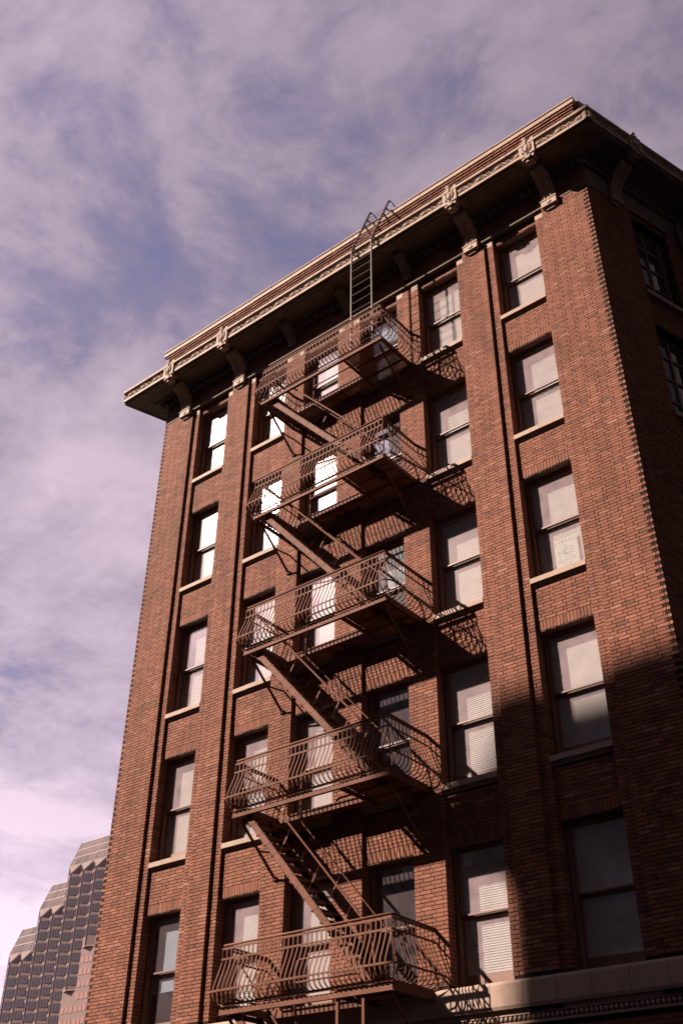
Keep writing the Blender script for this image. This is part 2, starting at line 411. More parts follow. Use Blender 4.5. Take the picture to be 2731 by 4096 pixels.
# ------------------------------------------------------------------ windows
wf = {}
def window_meshes(w, h, tagk):
    fr = MB(); sd, hd = .065, .07; D0 = .055
    fr.box(0, sd, .13 + D0, .40, 0, h); fr.box(w - sd, w, .13 + D0, .40, 0, h); fr.box(sd, w - sd, .13 + D0, .40, h - hd, h); fr.box(sd, w - sd, .15 + D0, .42, -.02, .06)
    fr.box(-.02, .0, .2 + D0, .40, 0, h); fr.box(w, w + .02, .2 + D0, .40, 0, h); fr.box(0, w, .22 + D0, .40, h, h + .03)
    fr.box(.02, .045, .118 + D0, .13 + D0, .0, h - .02); fr.box(w - .045, w - .02, .118 + D0, .13 + D0, .0, h - .02)
    mid = h * .495; st = .05
    us = MB(); y0, y1 = .15 + D0, .19 + D0; a, b = sd, w - sd
    us.box(a, a + st, y0, y1, mid, h - hd); us.box(b - st, b, y0, y1, mid, h - hd); us.box(a + st, b - st, y0, y1, h - hd - .05, h - hd); us.box(a + st, b - st, y0 - .008, y1, mid - .004, mid + .028)
    ls = MB(); y2, y3 = .225 + D0, .268 + D0
    ls.box(a, a + st, y2, y3, .06, mid + .01); ls.box(b - st, b, y2, y3, .06, mid + .01); ls.box(a + st, b - st, y2, y3, .06, .225); ls.box(a + st, b - st, y2, y3, mid - .055, mid + .01)
    pu = MB(); pu.box(a + st - .004, b - st + .004, .168 + D0, .172 + D0, mid + .026, h - hd - .048)
    pl = MB(); pl.box(a + st - .004, b - st + .004, .245 + D0, .249 + D0, .223, mid - .053)
    return dict(frame=fr.mesh('window', M_FRAME), us=us.mesh('upper_sash', M_FRAME), ls=ls.mesh('lower_sash', M_FRAME),
                pu=pu.mesh('pane', M_GLASS), pl=pl.mesh('pane', M_GLASS), pud=pu.mesh('pane', M_GLASSD), pld=pl.mesh('pane', M_GLASSD), mid=mid, w=w, h=h)
def slats(w, h, drop, tilt, seed):
    m = MB(); rnd = random.Random(seed); n = int((h - .1 - drop) / .043)
    m.box(.09, w - .09, .345, .375, h - .13, h - .075)
    for i in range(n):
        z = h - .15 - i * .043; t = tilt + rnd.uniform(-.05, .05); dz = .025 * math.sin(t); dy = .025 * math.cos(t)
        yc = .362
        x0, x1 = .085, w - .085
        vs = []
        for x in (x0, x1):
            for (s_, c_) in ((-1, 0), (0, .004), (1, 0)):
                vs.append((x, yc + s_ * dy, z + s_ * dz + c_))
        vs2 = [(p[0], p[1], p[2] - .0015) for p in vs]
        m.add(vs + vs2, [(0, 1, 4, 3), (1, 2, 5, 4), (6, 9, 10, 7), (7, 10, 11, 8), (0, 3, 9, 6), (2, 8, 11, 5), (0, 6, 7, 1), (1, 7, 8, 2), (3, 4, 10, 9), (4, 5, 11, 10)])
    m.box(.085, w - .085, .34, .365, h - .16 - n * .043, h - .14 - n * .043)
    return m.mesh('blind', M_BLIND)
def shade(w, h, drop):
    m = MB(); nseg = 12
    m.tube([(.08, .36, h - .1), (w - .08, .36, h - .1)], .025)
    m.box(.085, w - .085, .338, .342, drop, h - .1); m.box(.085, w - .085, .333, .347, drop - .02, drop + .01)
    return m.mesh('roller_shade', M_SHADE)
WSET = window_meshes(1.235, 2.54, 'n'); WSET2 = window_meshes(1.235, 2.45, 'l')
SL = {}
def blind_for(kind, h, drop):
    key = (kind, round(h, 2), round(drop, 2))
    if key not in SL:
        SL[key] = slats(1.235, h, drop, {'s': 1.27, 't': 1.08}[kind], 3) if kind in 'st' else shade(1.235, h, drop)
    return SL[key]
BL_CFG = {'A6': ('r', .1), 'A5': ('r', .1), 'A4': ('s', .05), 'A3': ('r', .1), 'A2': ('r', .86),
          'B6': ('r', .1), 'B5': ('r', .1), 'B4': ('s', .05), 'B3': ('s', .05), 'B2': ('s', .05),
          'C6': ('s', .05), 'C5': ('s', .05), 'C4': ('s', .05), 'C3': ('r', .3), 'C2': ('r', .2),
          'E6': ('r', .1), 'E5': ('s', .05), 'E4': ('s', .05), 'E3': ('t', .05), 'E2': ('t', .05),
          'F6': ('r', .1), 'F5': ('s', .05), 'F4': ('s', .05), 'F3': ('r', .1), 'F2': ('s', .05), 'D6': ('s', 1.7), 'D4': ('r', 1.3)}
sillb = MB(); sillb.prism([(-.085, .0), (-.085, -.11), (.20, -.11), (.20, .035)], 0, .4085, 'x'); sillb = sillb.mesh('sill_block', M_STONE)
for colk, (a, b) in WINX.items():
    for k in range(2, 7):
        z0 = SILL[k] if k > 2 else 5.245
        ws = WSET if k > 2 else WSET2
        w = under(link('window', ws['frame']), building); w.location = (a, 0, z0)
        for nm, me in (('upper_sash', ws['us']), ('lower_sash', ws['ls']), ('pane', ws['pu' + ('d' if colk == 'D' or (colk == 'A' and k == 2) else '')]), ('pane', ws['pl' + ('d' if colk == 'D' or (colk == 'A' and k == 2) else '')])): link(nm, me, w)
        lt = MB(); lt.box(a + .004, b - .004, .014, .40, HEAD[k] - .012, HEAD[k] + .003); under(lt.build('lintel', M_FRAME), building)
        cfg = BL_CFG.get(colk + str(k))
        if cfg:
            o = link('roller_shade' if cfg[0] == 'r' else 'blind', blind_for(cfg[0], ws['h'], cfg[1]), w)
        if k > 2:
            sm = MB(); x0, x1 = a + .003, b - .003
            sm.prism([(-.03, -.11), (-.03, -.135), (-.008, -.150), (-.012, -.16), (-.012, -.178), (.25, -.178), (.25, -.11)], x0, x1, 'x')
            so_ = under(sm.build('window_sill', M_STONE), building); so_.location = (0, 0, SILL[k])
            for i in range(3): link('sill_block', sillb, so_, (x0 + i * .4105, random.uniform(-.004, .002), random.uniform(-.003, .001)))
        for s_ in (0,):
            pass
# side windows: two panes over two
for (u0, u1) in SWIN[:2]:
    for k in range(2, 7):
        m = MB(); z0, z1 = SILL[k] - .1, HEAD[k]
        for (p, q) in ((u0, u0 + .08), (u1 - .08, u1), ((u0 + u1) / 2 - .025, (u0 + u1) / 2 + .025)): sbox(m, p, q, -.30, -.22, z0, z1)
        for z in (z0, z0 + .62, (z0 + z1) / 2 - .03, z1 - .68, z1 - .08): sbox(m, u0 + .08, u1 - .08, -.29, -.23, z, z + .06)
        w = under(m.build('window', M_FRAME), building)
        p = MB(); sbox(p, u0 + .05, u1 - .05, -.265, -.26, z0 + .03, z1 - .03); p.build('pane', M_GLASSD, w)
        s_ = MB(); sbox(s_, u0 - .05, u1 + .05, -.3, .06, z0 - .13, z0); s_.build('sill_block', M_STONE, w)

# ------------------------------------------------------------------ stone band above the ground floor
bd = MB(); bd.box(XL - .02, XR + .02, -.10, .4, 4.70, 4.79); bd.box(XL, XR, -.12, .3, 4.56, 4.60)
band = under(bd.build('stone_band', M_STONE), building)
x = XL - .06
while x < XR:
    x1 = min(x + .62 + random.uniform(-.02, .02), XR + .06)
    if XR + .06 - x1 < .2: x1 = XR + .06
    m = MB(); m.prism([(-.17, 4.79), (-.19, 4.84), (-.18, 5.17), (-.15, 5.22), (.12, 5.235), (.12, 4.79)], x + .004, x1 - .004, 'x'); m.build('band_stone', M_STONE, band)
    x = x1
bm = MB(); x = XL + .03
while x < XR: bm.ell((x, -.12, 4.645), .034, .034, .042, 8, 5); x += .085
tag(bm.build('bead_moulding', M_STONE, band, smooth=True), kind='stuff')

# ------------------------------------------------------------------ cornice
QC = 1.06; ZC0, ZC1 = 23.68, 24.08
def ring(q, inner, z0, z1, mb, back=8.0):
    """slab following front and slanted sides, between offsets `inner` and q outside the wall planes"""
    d1, d0 = q + YP, inner + YP
    def corner_pts(d):
        n = SN; # right: (P-CORN).SN = d and y = YP-d
        xr = XR + (d - d * math.sin(SLANT)) / math.cos(SLANT); xl = XL - (d + d * math.sin(SLANT)) / math.cos(SLANT)
        t = math.tan(SLANT)
        return [(xr + (back - (YP - d)) * t, back), (xr, YP - d), (xl, YP - d), (xl + (back - (YP - d)) * t, back)]
    o_, i_ = corner_pts(d1), corner_pts(d0)
    vs = [(p[0], p[1], z) for z in (z0, z1) for p in o_ + i_]
    fs = []
    for k in range(3):
        a, b, c, e = k, k + 1, k + 5, k + 4
        fs += [(a, b, c, e), (a + 8, e + 8, c + 8, b + 8), (a, a + 8, b + 8, b), (e, c, c + 8, e + 8)]
    fs += [(0, 4, 12, 8), (3, 11, 15, 7)]
    mb.add(vs, fs)
    return o_
cm = MB()
ring(1.0, -.3, ZC0 - .05, ZC0 + .30, cm)                 # soffit slab
ring(.30, -.3, 23.50, ZC0 - .05, cm); ring(.24, -.3, 23.40, 23.5, cm)
ring(.156, -.3, ZT + .005, ZT + .07, cm); ring(.152, -.3, ZT + .07, ZT + .09, cm)
ring(.13, -.3, ZT + .09, 23.40, cm)
ring(.98, .9, ZC0 - .075, ZC0 - .05, cm); ring(.42, .30, ZC0 - .09, ZC0 - .05, cm)
ring(1.02, -.2, ZC1 - .1, ZC1 + .04, cm)
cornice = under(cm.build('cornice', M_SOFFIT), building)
fb = MB()
for r in range(8):
    z0 = ZT + .10 + r * CH
    x = XL + (.12 if r % 2 else 0)
    while x < XR:
        fb.box(x, min(x + BL - J, XR), -.148 + random.uniform(-.002, .002), .0, z0, z0 + CH - J, tone(), .0012); x += BL
tag(fb.build('brick_courses', M_BRICK, cornice, tone=True), kind='stuff')
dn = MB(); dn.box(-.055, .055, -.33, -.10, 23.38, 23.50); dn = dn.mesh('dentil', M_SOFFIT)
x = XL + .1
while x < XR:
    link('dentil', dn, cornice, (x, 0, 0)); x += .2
# soffit ribs between brackets, the coffers
BRX = [.85, 3.15, 5.19, 7.24, 9.29, 11.34, 13.63]
for xa, xb in zip(BRX, BRX[1:]):
    rb = MB()
    rb.box(xa + .32, xa + .37, -.88, -.34, ZC0 - .08, ZC0 - .045); rb.box(xb - .37, xb - .32, -.88, -.34, ZC0 - .08, ZC0 - .045)
    rb.box(xa + .37, xb - .37, -.88, -.83, ZC0 - .08, ZC0 - .045); rb.box(xa + .37, xb - .37, -.39, -.34, ZC0 - .08, ZC0 - .045)
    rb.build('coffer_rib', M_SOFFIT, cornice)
# console bracket
prof = [(-.02, 22.76), (-.22, 22.76), (-.235, 22.86), (-.25, 22.96), (-.29, 23.06), (-.36, 23.16), (-.43, 23.25), (-.51, 23.32), (-.60, 23.375), (-.68, 23.415), (-.72, 23.47), (-.72, 23.60), (-.02, 23.60)]
bk = MB(); bk.prism([(y, z) for y, z in prof], -.155, .155, 'x')
bk.prism([(y - .018, z - .012) for y, z in prof[1:11]] + [(prof[10][0], prof[10][1] + .05)] + [(y + .03, z + .03) for y, z in reversed(prof[1:10])], -.022, .022, 'x')
for sx in (-1, 1):
    bk.prism([(y - .015, z - .010) for y, z in prof[1:11]] + [(prof[10][0], prof[10][1] + .05)] + [(y + .03, z + .03) for y, z in reversed(prof[1:10])], sx * .155 - .016, sx * .155 + .016, 'x')
    for i in range(1, 10):
        (ya, za), (yb, zb) = prof[i], prof[i + 1]
        for f in (.25, .75): bk.ell((sx * .085, ya + (yb - ya) * f - .008, za + (zb - za) * f - .006), .036, .034, .034, 8, 5)
    bk.ell((sx * .17, -.42, 23.42), .02, .13, .12, 10, 6)
bk.box(-.205, .205, -.27, -.02, 22.555, 22.76); bk.box(-.225, .225, -.285, -.02, 22.745, 22.775)
bk.tube([(0, -.268, 22.655), (0, -.292, 22.655)], .062, 12)
bk.prism([(-.17, 22.555), (.17, 22.555), (.10, 22.47), (-.10, 22.47)], -.20, -.06, 'y')
bk = bk.mesh('bracket', M_STONE)
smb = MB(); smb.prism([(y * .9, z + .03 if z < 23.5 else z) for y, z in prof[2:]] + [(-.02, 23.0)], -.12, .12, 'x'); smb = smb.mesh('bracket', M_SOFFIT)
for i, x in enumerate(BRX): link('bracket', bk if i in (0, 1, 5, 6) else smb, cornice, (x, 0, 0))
for u in (.95, 3.6, 6.4):
    p = CORN + SU * u; o = link('bracket', bk, cornice, (p.x + SN.x * YP, p.y + SN.y * YP, 0), math.radians(90) + -SLANT)
# fascia blocks with oval and crossed ribbon
FB = .5675
def oval_pts(rx, rz, n=18): return [(rx * math.cos(2 * math.pi * k / n), rz * math.sin(2 * math.pi * k / n)) for k in range(n)]
fm = MB()
h = ZC1 - ZC0
fm.box(-FB / 2 + .003, FB / 2 - .003, -QC + .025, -.9, 0, h - .03)
fm.prism([(-QC, 0), (-QC, .085), (-QC + .03, .095), (-QC + .03, 0)], -FB / 2 + .003, FB / 2 - .003, 'x')
fm.prism([(-QC + .03, h - .115), (-QC - .01, h - .10), (-QC - .012, h - .085), (-QC - .055, h - .07), (-QC - .06, h), (-.85, h + .02), (-.85, h - .115)], -FB / 2 + .003, FB / 2 - .003, 'x')
zc = .19
fm.ell((0, -QC + .025, zc), .105, .04, .052, 14, 6)
def rib(pts, r): fm.tube([(x, -QC + .02 - .012 * math.cos(x * 6), z) for x, z in pts], r, 5)
for sgn in (1, -1):
    rib([(-.25 + .5 * t, zc + sgn * (.088 * math.sin(math.pi * t) ** .8 - .03 * math.cos(math.pi * t) * 0)) for t in [i / 12 for i in range(13)]], .013)
    rib([(-.22 + .44 * t, zc + sgn * .068 * math.sin(math.pi * t)) for t in [i / 10 for i in range(11)]], .009)
    for sx in (-1, 1):
        rib([(sx * .275, zc + sgn * .075), (sx * .235, zc + sgn * .03), (sx * .19, zc - sgn * .02), (sx * .15, zc - sgn * .075)], .013)
for sx in (-1, 1):
    fm.ell((sx * .262, -QC + .03, zc), .016, .035, .085, 8, 5); fm.ell((sx * .235, -QC + .03, zc - .03), .012, .03, .04, 6, 4)
fm = fm.mesh('fascia_block', M_STONE)
x = 11.34 + 2.29 / 2 - FB / 2 - 40 * FB
xs = [11.34 + FB / 2 + i * .5725 for i in range(-30, 30)]
for x in xs:
    if -1.40 + FB / 2 - .1 < x < 15.265 - FB / 2 + .12: link('fascia_block', fm, cornice, (x, 0, ZC0))
m = MB(); m.box(14.93, 15.25, -QC + .02, -.9, 0, h); m.box(14.93, 15.27, -QC - .001, -.9, 0, .088); m.box(14.93, 15.31, -QC - .058, -.9, h - .08, h + .018); m.ell((15.1, -QC + .02, zc), .09, .04, .06, 10, 6)
link('fascia_block', m.mesh('fascia_block', M_STONE), cornice, (0, 0, ZC0))
for i in range(14):
    u = -.425 + i * .5725; p = CORN + SU * u
    link('fascia_block', fm, cornice, (p.x + SN.x * YP, p.y + SN.y * YP, ZC0), math.radians(90) - SLANT)
# cartouches over the big brackets
ct = MB()
qa = -QC - .045
for (x0, x1, z0, z1) in ((-.21, -.13, -.09, .40), (.13, .21, -.06, .50), (-.13, -.02, .40, .47), (.04, .13, .42, .50), (-.21, -.13, .36, .44), (-.13, .0, -.09, -.01), (.06, .13, -.06, .02), (-.13, .13, .45, .50)):
    ct.box(x0, x1, qa, -QC + .1, z0, z1)
ct.box(-.13, .13, qa + .05, -QC + .1, -.03, .44)
ct.ell((0, qa + .01, .19), .085, .06, .14, 12, 8); ct.ell((0, qa, .40), .055, .055, .13, 10, 8); ct.ell((-.03, qa, .55), .07, .04, .06, 10, 6)
for sx in (-1, 1):
    ct.tube([(sx * .05, qa - .01, .34), (sx * .11, qa - .015, .24), (sx * .115, qa - .01, .13), (sx * .06, qa, .03), (0, qa + .01, -.02)], .02, 6)
    ct.tube([(sx * .02, qa - .01, .30), (sx * .085, qa - .02, .20), (sx * .08, qa - .01, .08)], .014, 6)
    ct.prism([(sx * .06, -.11), (sx * .17, -.09), (sx * .15, -.20)], qa + .02, -QC + .15, 'y')
ct.prism([(-.08, -.10), (.08, -.10), (.05, -.18), (-.05, -.18)], qa, -QC + .15, 'y'); ct.box(-.12, .12, -QC + .02, -QC + .2, -.24, -.19)
ct = ct.mesh('cartouche', M_STONE)
for i in (0, 1, 5, 6): link('cartouche', ct, cornice, (BRX[i], 0, ZC0))
p = CORN + SU * .95; link('cartouche', ct, cornice, (p.x + SN.x * YP, p.y + SN.y * YP, ZC0), math.radians(90) - SLANT)

# ------------------------------------------------------------------ parapet
pm = MB(); PY = .17      # offset of the parapet face outside y=0
ring(PY, -.25, ZC1, 25.6, pm)
parapet = under(pm.build('parapet', M_MORTAR), building)
pb = MB(); ZP = 25.62
def cornx(d): return (XL - (d + d * math.sin(SLANT)) / math.cos(SLANT), XR + (d - d * math.sin(SLANT)) / math.cos(SLANT))
for r in range(0, 22):
    z1 = ZP - r * CH; q = PY + .015 + (max(0, (4.2 - r)) * .033 if r < 5 else 0)
    xl, xr = cornx(q + YP)
    c = xl + BL * (.5 if r % 2 else .85); cuts = [xl]
    while c < xr - .05: cuts.append(c); c += BL
    cuts.append(xr)
    for a, b in zip(cuts, cuts[1:]): pb.box(a + J / 2, b - J / 2, -q + random.uniform(-.002, .002), -q + .18, z1 - CH + (J if r > 4 else .022), z1, tone(), .0012)
    for i in range(16):
        a = i * BL + (BL / 2 if r % 2 else 0)
        m = MB(); m.box(a + J / 2, a + BL - J / 2, -.2, q + YP, z1 - CH + J, z1); pb.add([sidep(*v) for v in m.v], [tuple(reversed(f)) for f in m.f], tone())
tag(pb.build('brick_courses', M_BRICK, parapet, tone=True), kind='stuff')
QP = .36; xl, xr = cornx(QP + YP); n = 19; w = (xr - xl) / n
for i in range(n):
    a, b = xl + i * w, xl + (i + 1) * w
    m = MB(); jy = random.uniform(-.004, .004); jz = random.uniform(-.004, .004)
    m.prism([(-QP + .04 + jy, ZP), (-QP + jy, ZP + .03), (-QP + jy, ZP + .15), (-QP + .028 + jy, ZP + .16), (-QP + .028 + jy, ZP + .185), (-QP - .015 + jy, ZP + .20 + jz), (-QP - .015 + jy, ZP + .235 + jz), (.2, ZP + .28), (.2, ZP)], a + .004, b - .004, 'x')
    m.build('coping_stone', M_STONE, parapet)
for i in range(12):
    a = .02 + i * w; m = MB(); m.box(a + .004, a + w - .004, -.4, QP + YP, ZP, ZP + .23)
    c = MB(); c.add([sidep(*v) for v in m.v], [tuple(reversed(f)) for f in m.f]); c.build('coping_stone', M_STONE, parapet)
# downspout on the slanted wall
dsp = MB(); dsp.tube([sidep(3.2, .10, 12), sidep(3.2, .10, 23.2)], .06, 8)
for z in (14, 17, 20, 22.5): sbox(dsp, 3.12, 3.28, 0, .1, z, z + .05)
under(dsp.build('downspout', M_SOFFIT), building)
# cream pads at the heads of the strips
for (a, b) in strips:
    for (p, q) in (((a, b),) if b - a < .4 else ((a, a + .21), (b - .21, b))):
        m = MB(); m.box(p + .01, q - .01, YS - .006, .1, HEAD[6] + .004, HEAD[6] + .213); under(m.build('stone_pad', M_STONE), building)

# ------------------------------------------------------------------ fire escape
FE = link('fire_escape', None); FE.location = (7.25, -.7, 0); FO = Vector(FE.location)
tag(FE, 'red-brown iron fire escape zigzagging down the brick facade with pot-bellied railings', 'fire escape')
def fe(o): o.parent = FE; o.matrix_parent_inverse = Matrix.Translation(-FO); return o
PX0, PX1, PQ = 5.27, 9.25, 1.35
HX0, HX1, HQ = 5.75, 8.03, .50
prf = [(0, 1.055), (0, .86), (.012, .80), (.045, .70), (.095, .58), (.145, .46), (.185, .36), (.20, .27), (.19, .19), (.15, .12), (.085, .075), (.0, .06)]
bal = MB(); bal.bar([(0, -o_, z) for o_, z in prf], (1, 0, 0), .024, .011); bal = bal.mesh('baluster', M_IRON)
def arcpath(off, z, r):
    """front-and-sides path at outward offset off"""
    y = -PQ - off; xl_, xr_ = PX0 - off, PX1 + off; pts = [(xl_, -.03, z)]
    for k in range(7):
        a = math.pi / 2 * k / 6; pts.append((xl_ + r - r * math.cos(a), y + r - r * math.sin(a), z))
    for k in range(7):
        a = math.pi / 2 * k / 6; pts.append((xr_ - r + r * math.sin(a), y + r - r * math.cos(a), z))
    pts.append((xr_, -.03, z)); return pts
shared = {}
def platform_meshes():
    fr = MB()
    for (x0, x1, ya, yb) in ((PX0, PX1, -PQ - .008, -PQ + .004), (PX0 - .001, PX1 + .001, -.062, -.056 + .0)):
        fr.box(x0, x1, ya, yb, -.10, -.01)
    fr.box(PX0 - .01, PX1 + .04, -PQ - .02, -PQ + .05, -.108, -.1); fr.box(PX0, PX1, -PQ + .005, -PQ + .05, -.018, -.01)
    for xx in (PX0, HX0 - .02, HX1 + .01, PX1 - .012): fr.box(xx, xx + .012, -PQ + .005, -.063, -.1, -.012); fr.box(xx - .02, xx + .04, -PQ + .005, -.063, -.106, -.1)
    fr.box(HX0 - .01, HX1 + .01, -HQ - .012, -HQ, -.10, .034)
    for xx in (6.4, 7.2): fr.box(xx, xx + .04, -HQ + .001, -.063, -.05, -.012)
    for yy in (-.85, -.4): fr.box(PX0 + .013, HX0 - .021, yy, yy + .04, -.05, -.012); fr.box(HX1 + .023, PX1 - .013, yy, yy + .04, -.05, -.012)
    fr.bar([(PX0 + .03, -PQ + .03, .055), (PX0 + .03, -.06, .055)], (0, 0, 1), .05, .008); fr.bar([(PX1 - .03, -PQ + .03, .055), (PX1 - .03, -.06, .055)], (0, 0, 1), .05, .008)
    fr.box(PX0, PX1, -PQ - .006, -PQ + .004, .032, .082)
    gr = MB(); x = PX0 + .03
    while x < PX1 - .02:
        if HX0 - .005 < x < HX1 + .02: gr.box(x, x + .0055, -HQ + .004, -.05, -.008, .026)
        else: gr.box(x, x + .0055, -PQ + .02, -.05, -.008, .026)
        x += .030
    for yy in (-.12, -.3, -.44): gr.tube([(PX0 + .02, yy, .01), (PX1 - .02, yy, .01)], .005, 5)
    for yy in (-.7, -.95, -1.2): gr.tube([(PX0 + .02, yy, .01), (HX0, yy, .01)], .005, 5); gr.tube([(HX1, yy, .01), (PX1 - .02, yy, .01)], .005, 5)
    tr = MB(); tr.tube([(PX0, .0, 1.09), (PX0, -PQ + .06, 1.105), (PX0 + .03, -PQ, 1.105)] + [(PX1 - .04, -PQ, 1.105), (PX1, -PQ + .05, 1.105), (PX1, .0, 1.09)], .024, 8)
    tb = MB(); tb.bar([(PX0 - .02, -PQ, 1.048), (PX1 + .01, -PQ, 1.048)], (0, 0, 1), .042, .010)
    for xx in (PX0, PX1): tb.bar([(xx, -PQ + .01, 1.048), (xx, -.05, 1.048)], (0, 0, 1), .042, .010)
    mr = MB(); mr.bar([(PX0 - .02, -PQ - .012, .858), (PX1 + .01, -PQ - .012, .858)], (0, 0, 1), .036, .009)
    for xx in (PX0 - .012, PX1 + .012): mr.bar([(xx, -PQ + .01, .858), (xx, -.05, .858)], (0, 0, 1), .036, .009)
    lr = MB(); lr.bar(arcpath(.208, .275, .22), (0, 0, 1), .036, .009)
    br = MB(); xx = 0
    br.bar([(xx, -.03, .0), (xx, -.03, -1.12)], (1, 0, 0), .05, .05)
    br.bar([(xx, -.04, -1.10), (xx, -1.22, -.10)], (1, 0, 0), .045, .04)
    br.bar([(xx, -.05, -.52), (xx, -.62, -.60)], (1, 0, 0), .03, .03)
    br.box(xx - .05, xx + .05, -.08, -.02, -1.20, -1.02); br.tube([(xx - .045, -.09, -1.05), (xx + .045, -.09, -1.05)], .045, 8)
    bo = MB()
    n = 36
    for i in range(n + 1):
        x = PX0 + (PX1 - PX0) * i / n
        for z, y in ((1.048, -PQ - .006), (.858, -PQ - .018), (.275, -PQ - .214), (.058, -PQ - .008)): bo.ell((x, y, z), .008, .006, .008, 6, 4)
    for me, nm, ma, sm in ((fr, 'frame', M_IRON, 0), (gr, 'grating', M_IRON, 0), (tr, 'handrail', M_IRON, 1), (tb, 'top_bar', M_IRON, 0), (mr, 'middle_bar', M_IRON, 0), (lr, 'belly_bar', M_IRON, 0), (br, 'wall_bracket', M_IRON, 0), (bo, 'rivets', M_BOLT, 0)):
        shared[nm] = me.mesh(nm, ma, bool(sm))
platform_meshes()
PHI = {6: .0, 5: .0, 4: .0, 3: .0, 2: .03}
nb = 36
balx = []
for i in range(nb + 1): balx.append((PX0 + (PX1 - PX0) * i / nb, -PQ, 0))
for s_ in (0, 1):
    for i in range(1, 11):
        y = -PQ + (PQ - .05) * i / 11
        balx.append(((PX0, y, -math.pi / 2) if s_ == 0 else (PX1, y, math.pi / 2)))
balx += [(PX1, -PQ, math.pi / 4), (PX0, -PQ, -math.pi / 4)]
for k in range(2, 7):
    F = SILL[k] + PHI[k]
    pl_ = fe(link('platform', shared['frame'])); pl_.location = (0, 0, F)
    g_ = link('grating', shared['grating'], pl_); tag(g_, kind='stuff')
    for nm in ('handrail', 'top_bar', 'middle_bar', 'belly_bar'): link(nm, shared[nm], pl_)
    for xx in (PX0 + .09, PX1 - .15): link('wall_bracket', shared['wall_bracket'], pl_, (xx, 0, 0))
    tag(link('rivets', shared['rivets'], pl_), kind='stuff')
    for (x, y, rz) in balx: link('baluster', bal, pl_, (x, y, 0), rz)
# stairs
SLP = 1.126
def sz(x): return -.30 - SLP * (x - 5.77)         # stringer centre line below the upper platform
st_near = MB(); ya, yb = -1.25, -.62
xA, xB = 5.60, 8.80
def string_mesh(y, face):
    m = MB(); a = (xA, y, sz(xA)); b = (xB, y, sz(xB))
    d = Vector((1, 0, -SLP)).normalized(); n_ = Vector((SLP, 0, 1)).normalized()
    m.bar([a, b], n_, .125, .010)
    for s_ in (-1, 1):
        o_ = n_ * (s_ * .063); m.bar([Vector(a) + o_ + Vector((0, .02 * -face, 0)), Vector(b) + o_ + Vector((0, .02 * -face, 0))], (0, 1, 0), .05, .008)
    return m
sm_near = string_mesh(ya, -1).mesh('stringer', M_IRON); sm_far = string_mesh(yb, 1).mesh('stringer', M_IRON)
NT = 15
bolts = MB()
dv = Vector((1, 0, -SLP)).normalized(); nv = Vector((SLP, 0, 1)).normalized()
tread = MB()
for i in range(5): tread.box(-.105, .105, 0, 0, 0, 0) if False else None
tread.box(-.11, .11, ya + .008, yb - .008, -.004, .004); tread.box(-.114, -.108, ya + .008, yb - .008, -.03, .004); tread.box(.108, .114, ya + .008, yb - .008, -.03, .004)
tread = tread.mesh('tread', M_IRON)
tx = [xA + .16 + (xB - xA - .22) * i / (NT - 1) for i in range(NT)]
for x in tx:
    c = Vector((x, ya - .008, sz(x)))
    for s_ in (-1, 1): bolts.ell(tuple(c + nv * (.034 * s_) + dv * (.02 * s_)), .013, .010, .013, 7, 4)
bolts = bolts.mesh('bolts', M_BOLT)
hr = MB()
def hz(x): return sz(x) + .90
hr.tube([(5.35, ya, hz(5.35) - .25), (5.48, ya, hz(5.48) - .04), (5.62, ya, hz(5.62)), (8.62, ya, hz(8.62)), (8.76, ya, hz(8.72) - .16), (8.80, ya, hz(8.8) - .40), (8.80, ya, -3.68)], .021, 8)
hr_n = hr.mesh('handrail', M_IRON, True)
hr = MB()
hr.tube([(8.80, yb, -3.68), (8.80, yb, hz(8.8) - .3), (8.70, yb, hz(8.7)), (6.56, yb, hz(6.56)), (6.47, yb, hz(6.5) + .06), (6.45, yb + .02, .0), (6.45, yb + .03, .72), (6.48, yb + .03, .80), (6.56, yb + .03, .83), (7.95, yb + .03, .83), (8.0, yb + .03, .78), (8.0, yb + .03, 0.02)], .019, 8)
hr.tube([(6.45, yb + .03, .44), (8.0, yb + .03, .44)], .017, 8)
hr_f = hr.mesh('handrail', M_IRON, True)
hang = MB()
for y in (0,):
    for x in (0,):
        a = Vector((0, 0, .08)); b = Vector((.30, 0, .90 - .30 * SLP))
        q1, q2 = a.lerp(b, .38), a.lerp(b, .66)
        hang.tube([a, q1], .006, 5); hang.tube([q2, b], .006, 5); hang.bar([q1, q2], (1, 0, .6), .034, .008)
hang = hang.mesh('rail_hanger', M_IRON)
for k in range(2, 7):
    F = SILL[k] + PHI[k]
    st = fe(link('stair', sm_near)); st.location = (0, 0, F); st['label'] = 'near stringer plate of a steep iron stair flight'
    del st['label']
    link('stringer', sm_far, st)
    for x in tx: link('tread', tread, st, (x, 0, sz(x)))
    tag(link('bolts', bolts, st), kind='stuff'); link('handrail', hr_n, st); link('handrail', hr_f, st)
    for y in (ya, yb):
        for x in (6.5, 7.25, 8.0): link('rail_hanger', hang, st, (x, y, sz(x)))
# posts hanging under the lowest platform
F2 = SILL[2] + PHI[2]
for xx in (8.02, 8.58):
    m = MB(); m.box(xx, xx + .05, -1.32, -1.28, F2 - 3.2, F2 - .1); m.box(xx, xx + .008, -1.28, -1.2, F2 - 3.2, F2 - .1); fe(m.build('hanging_post', M_IRON))
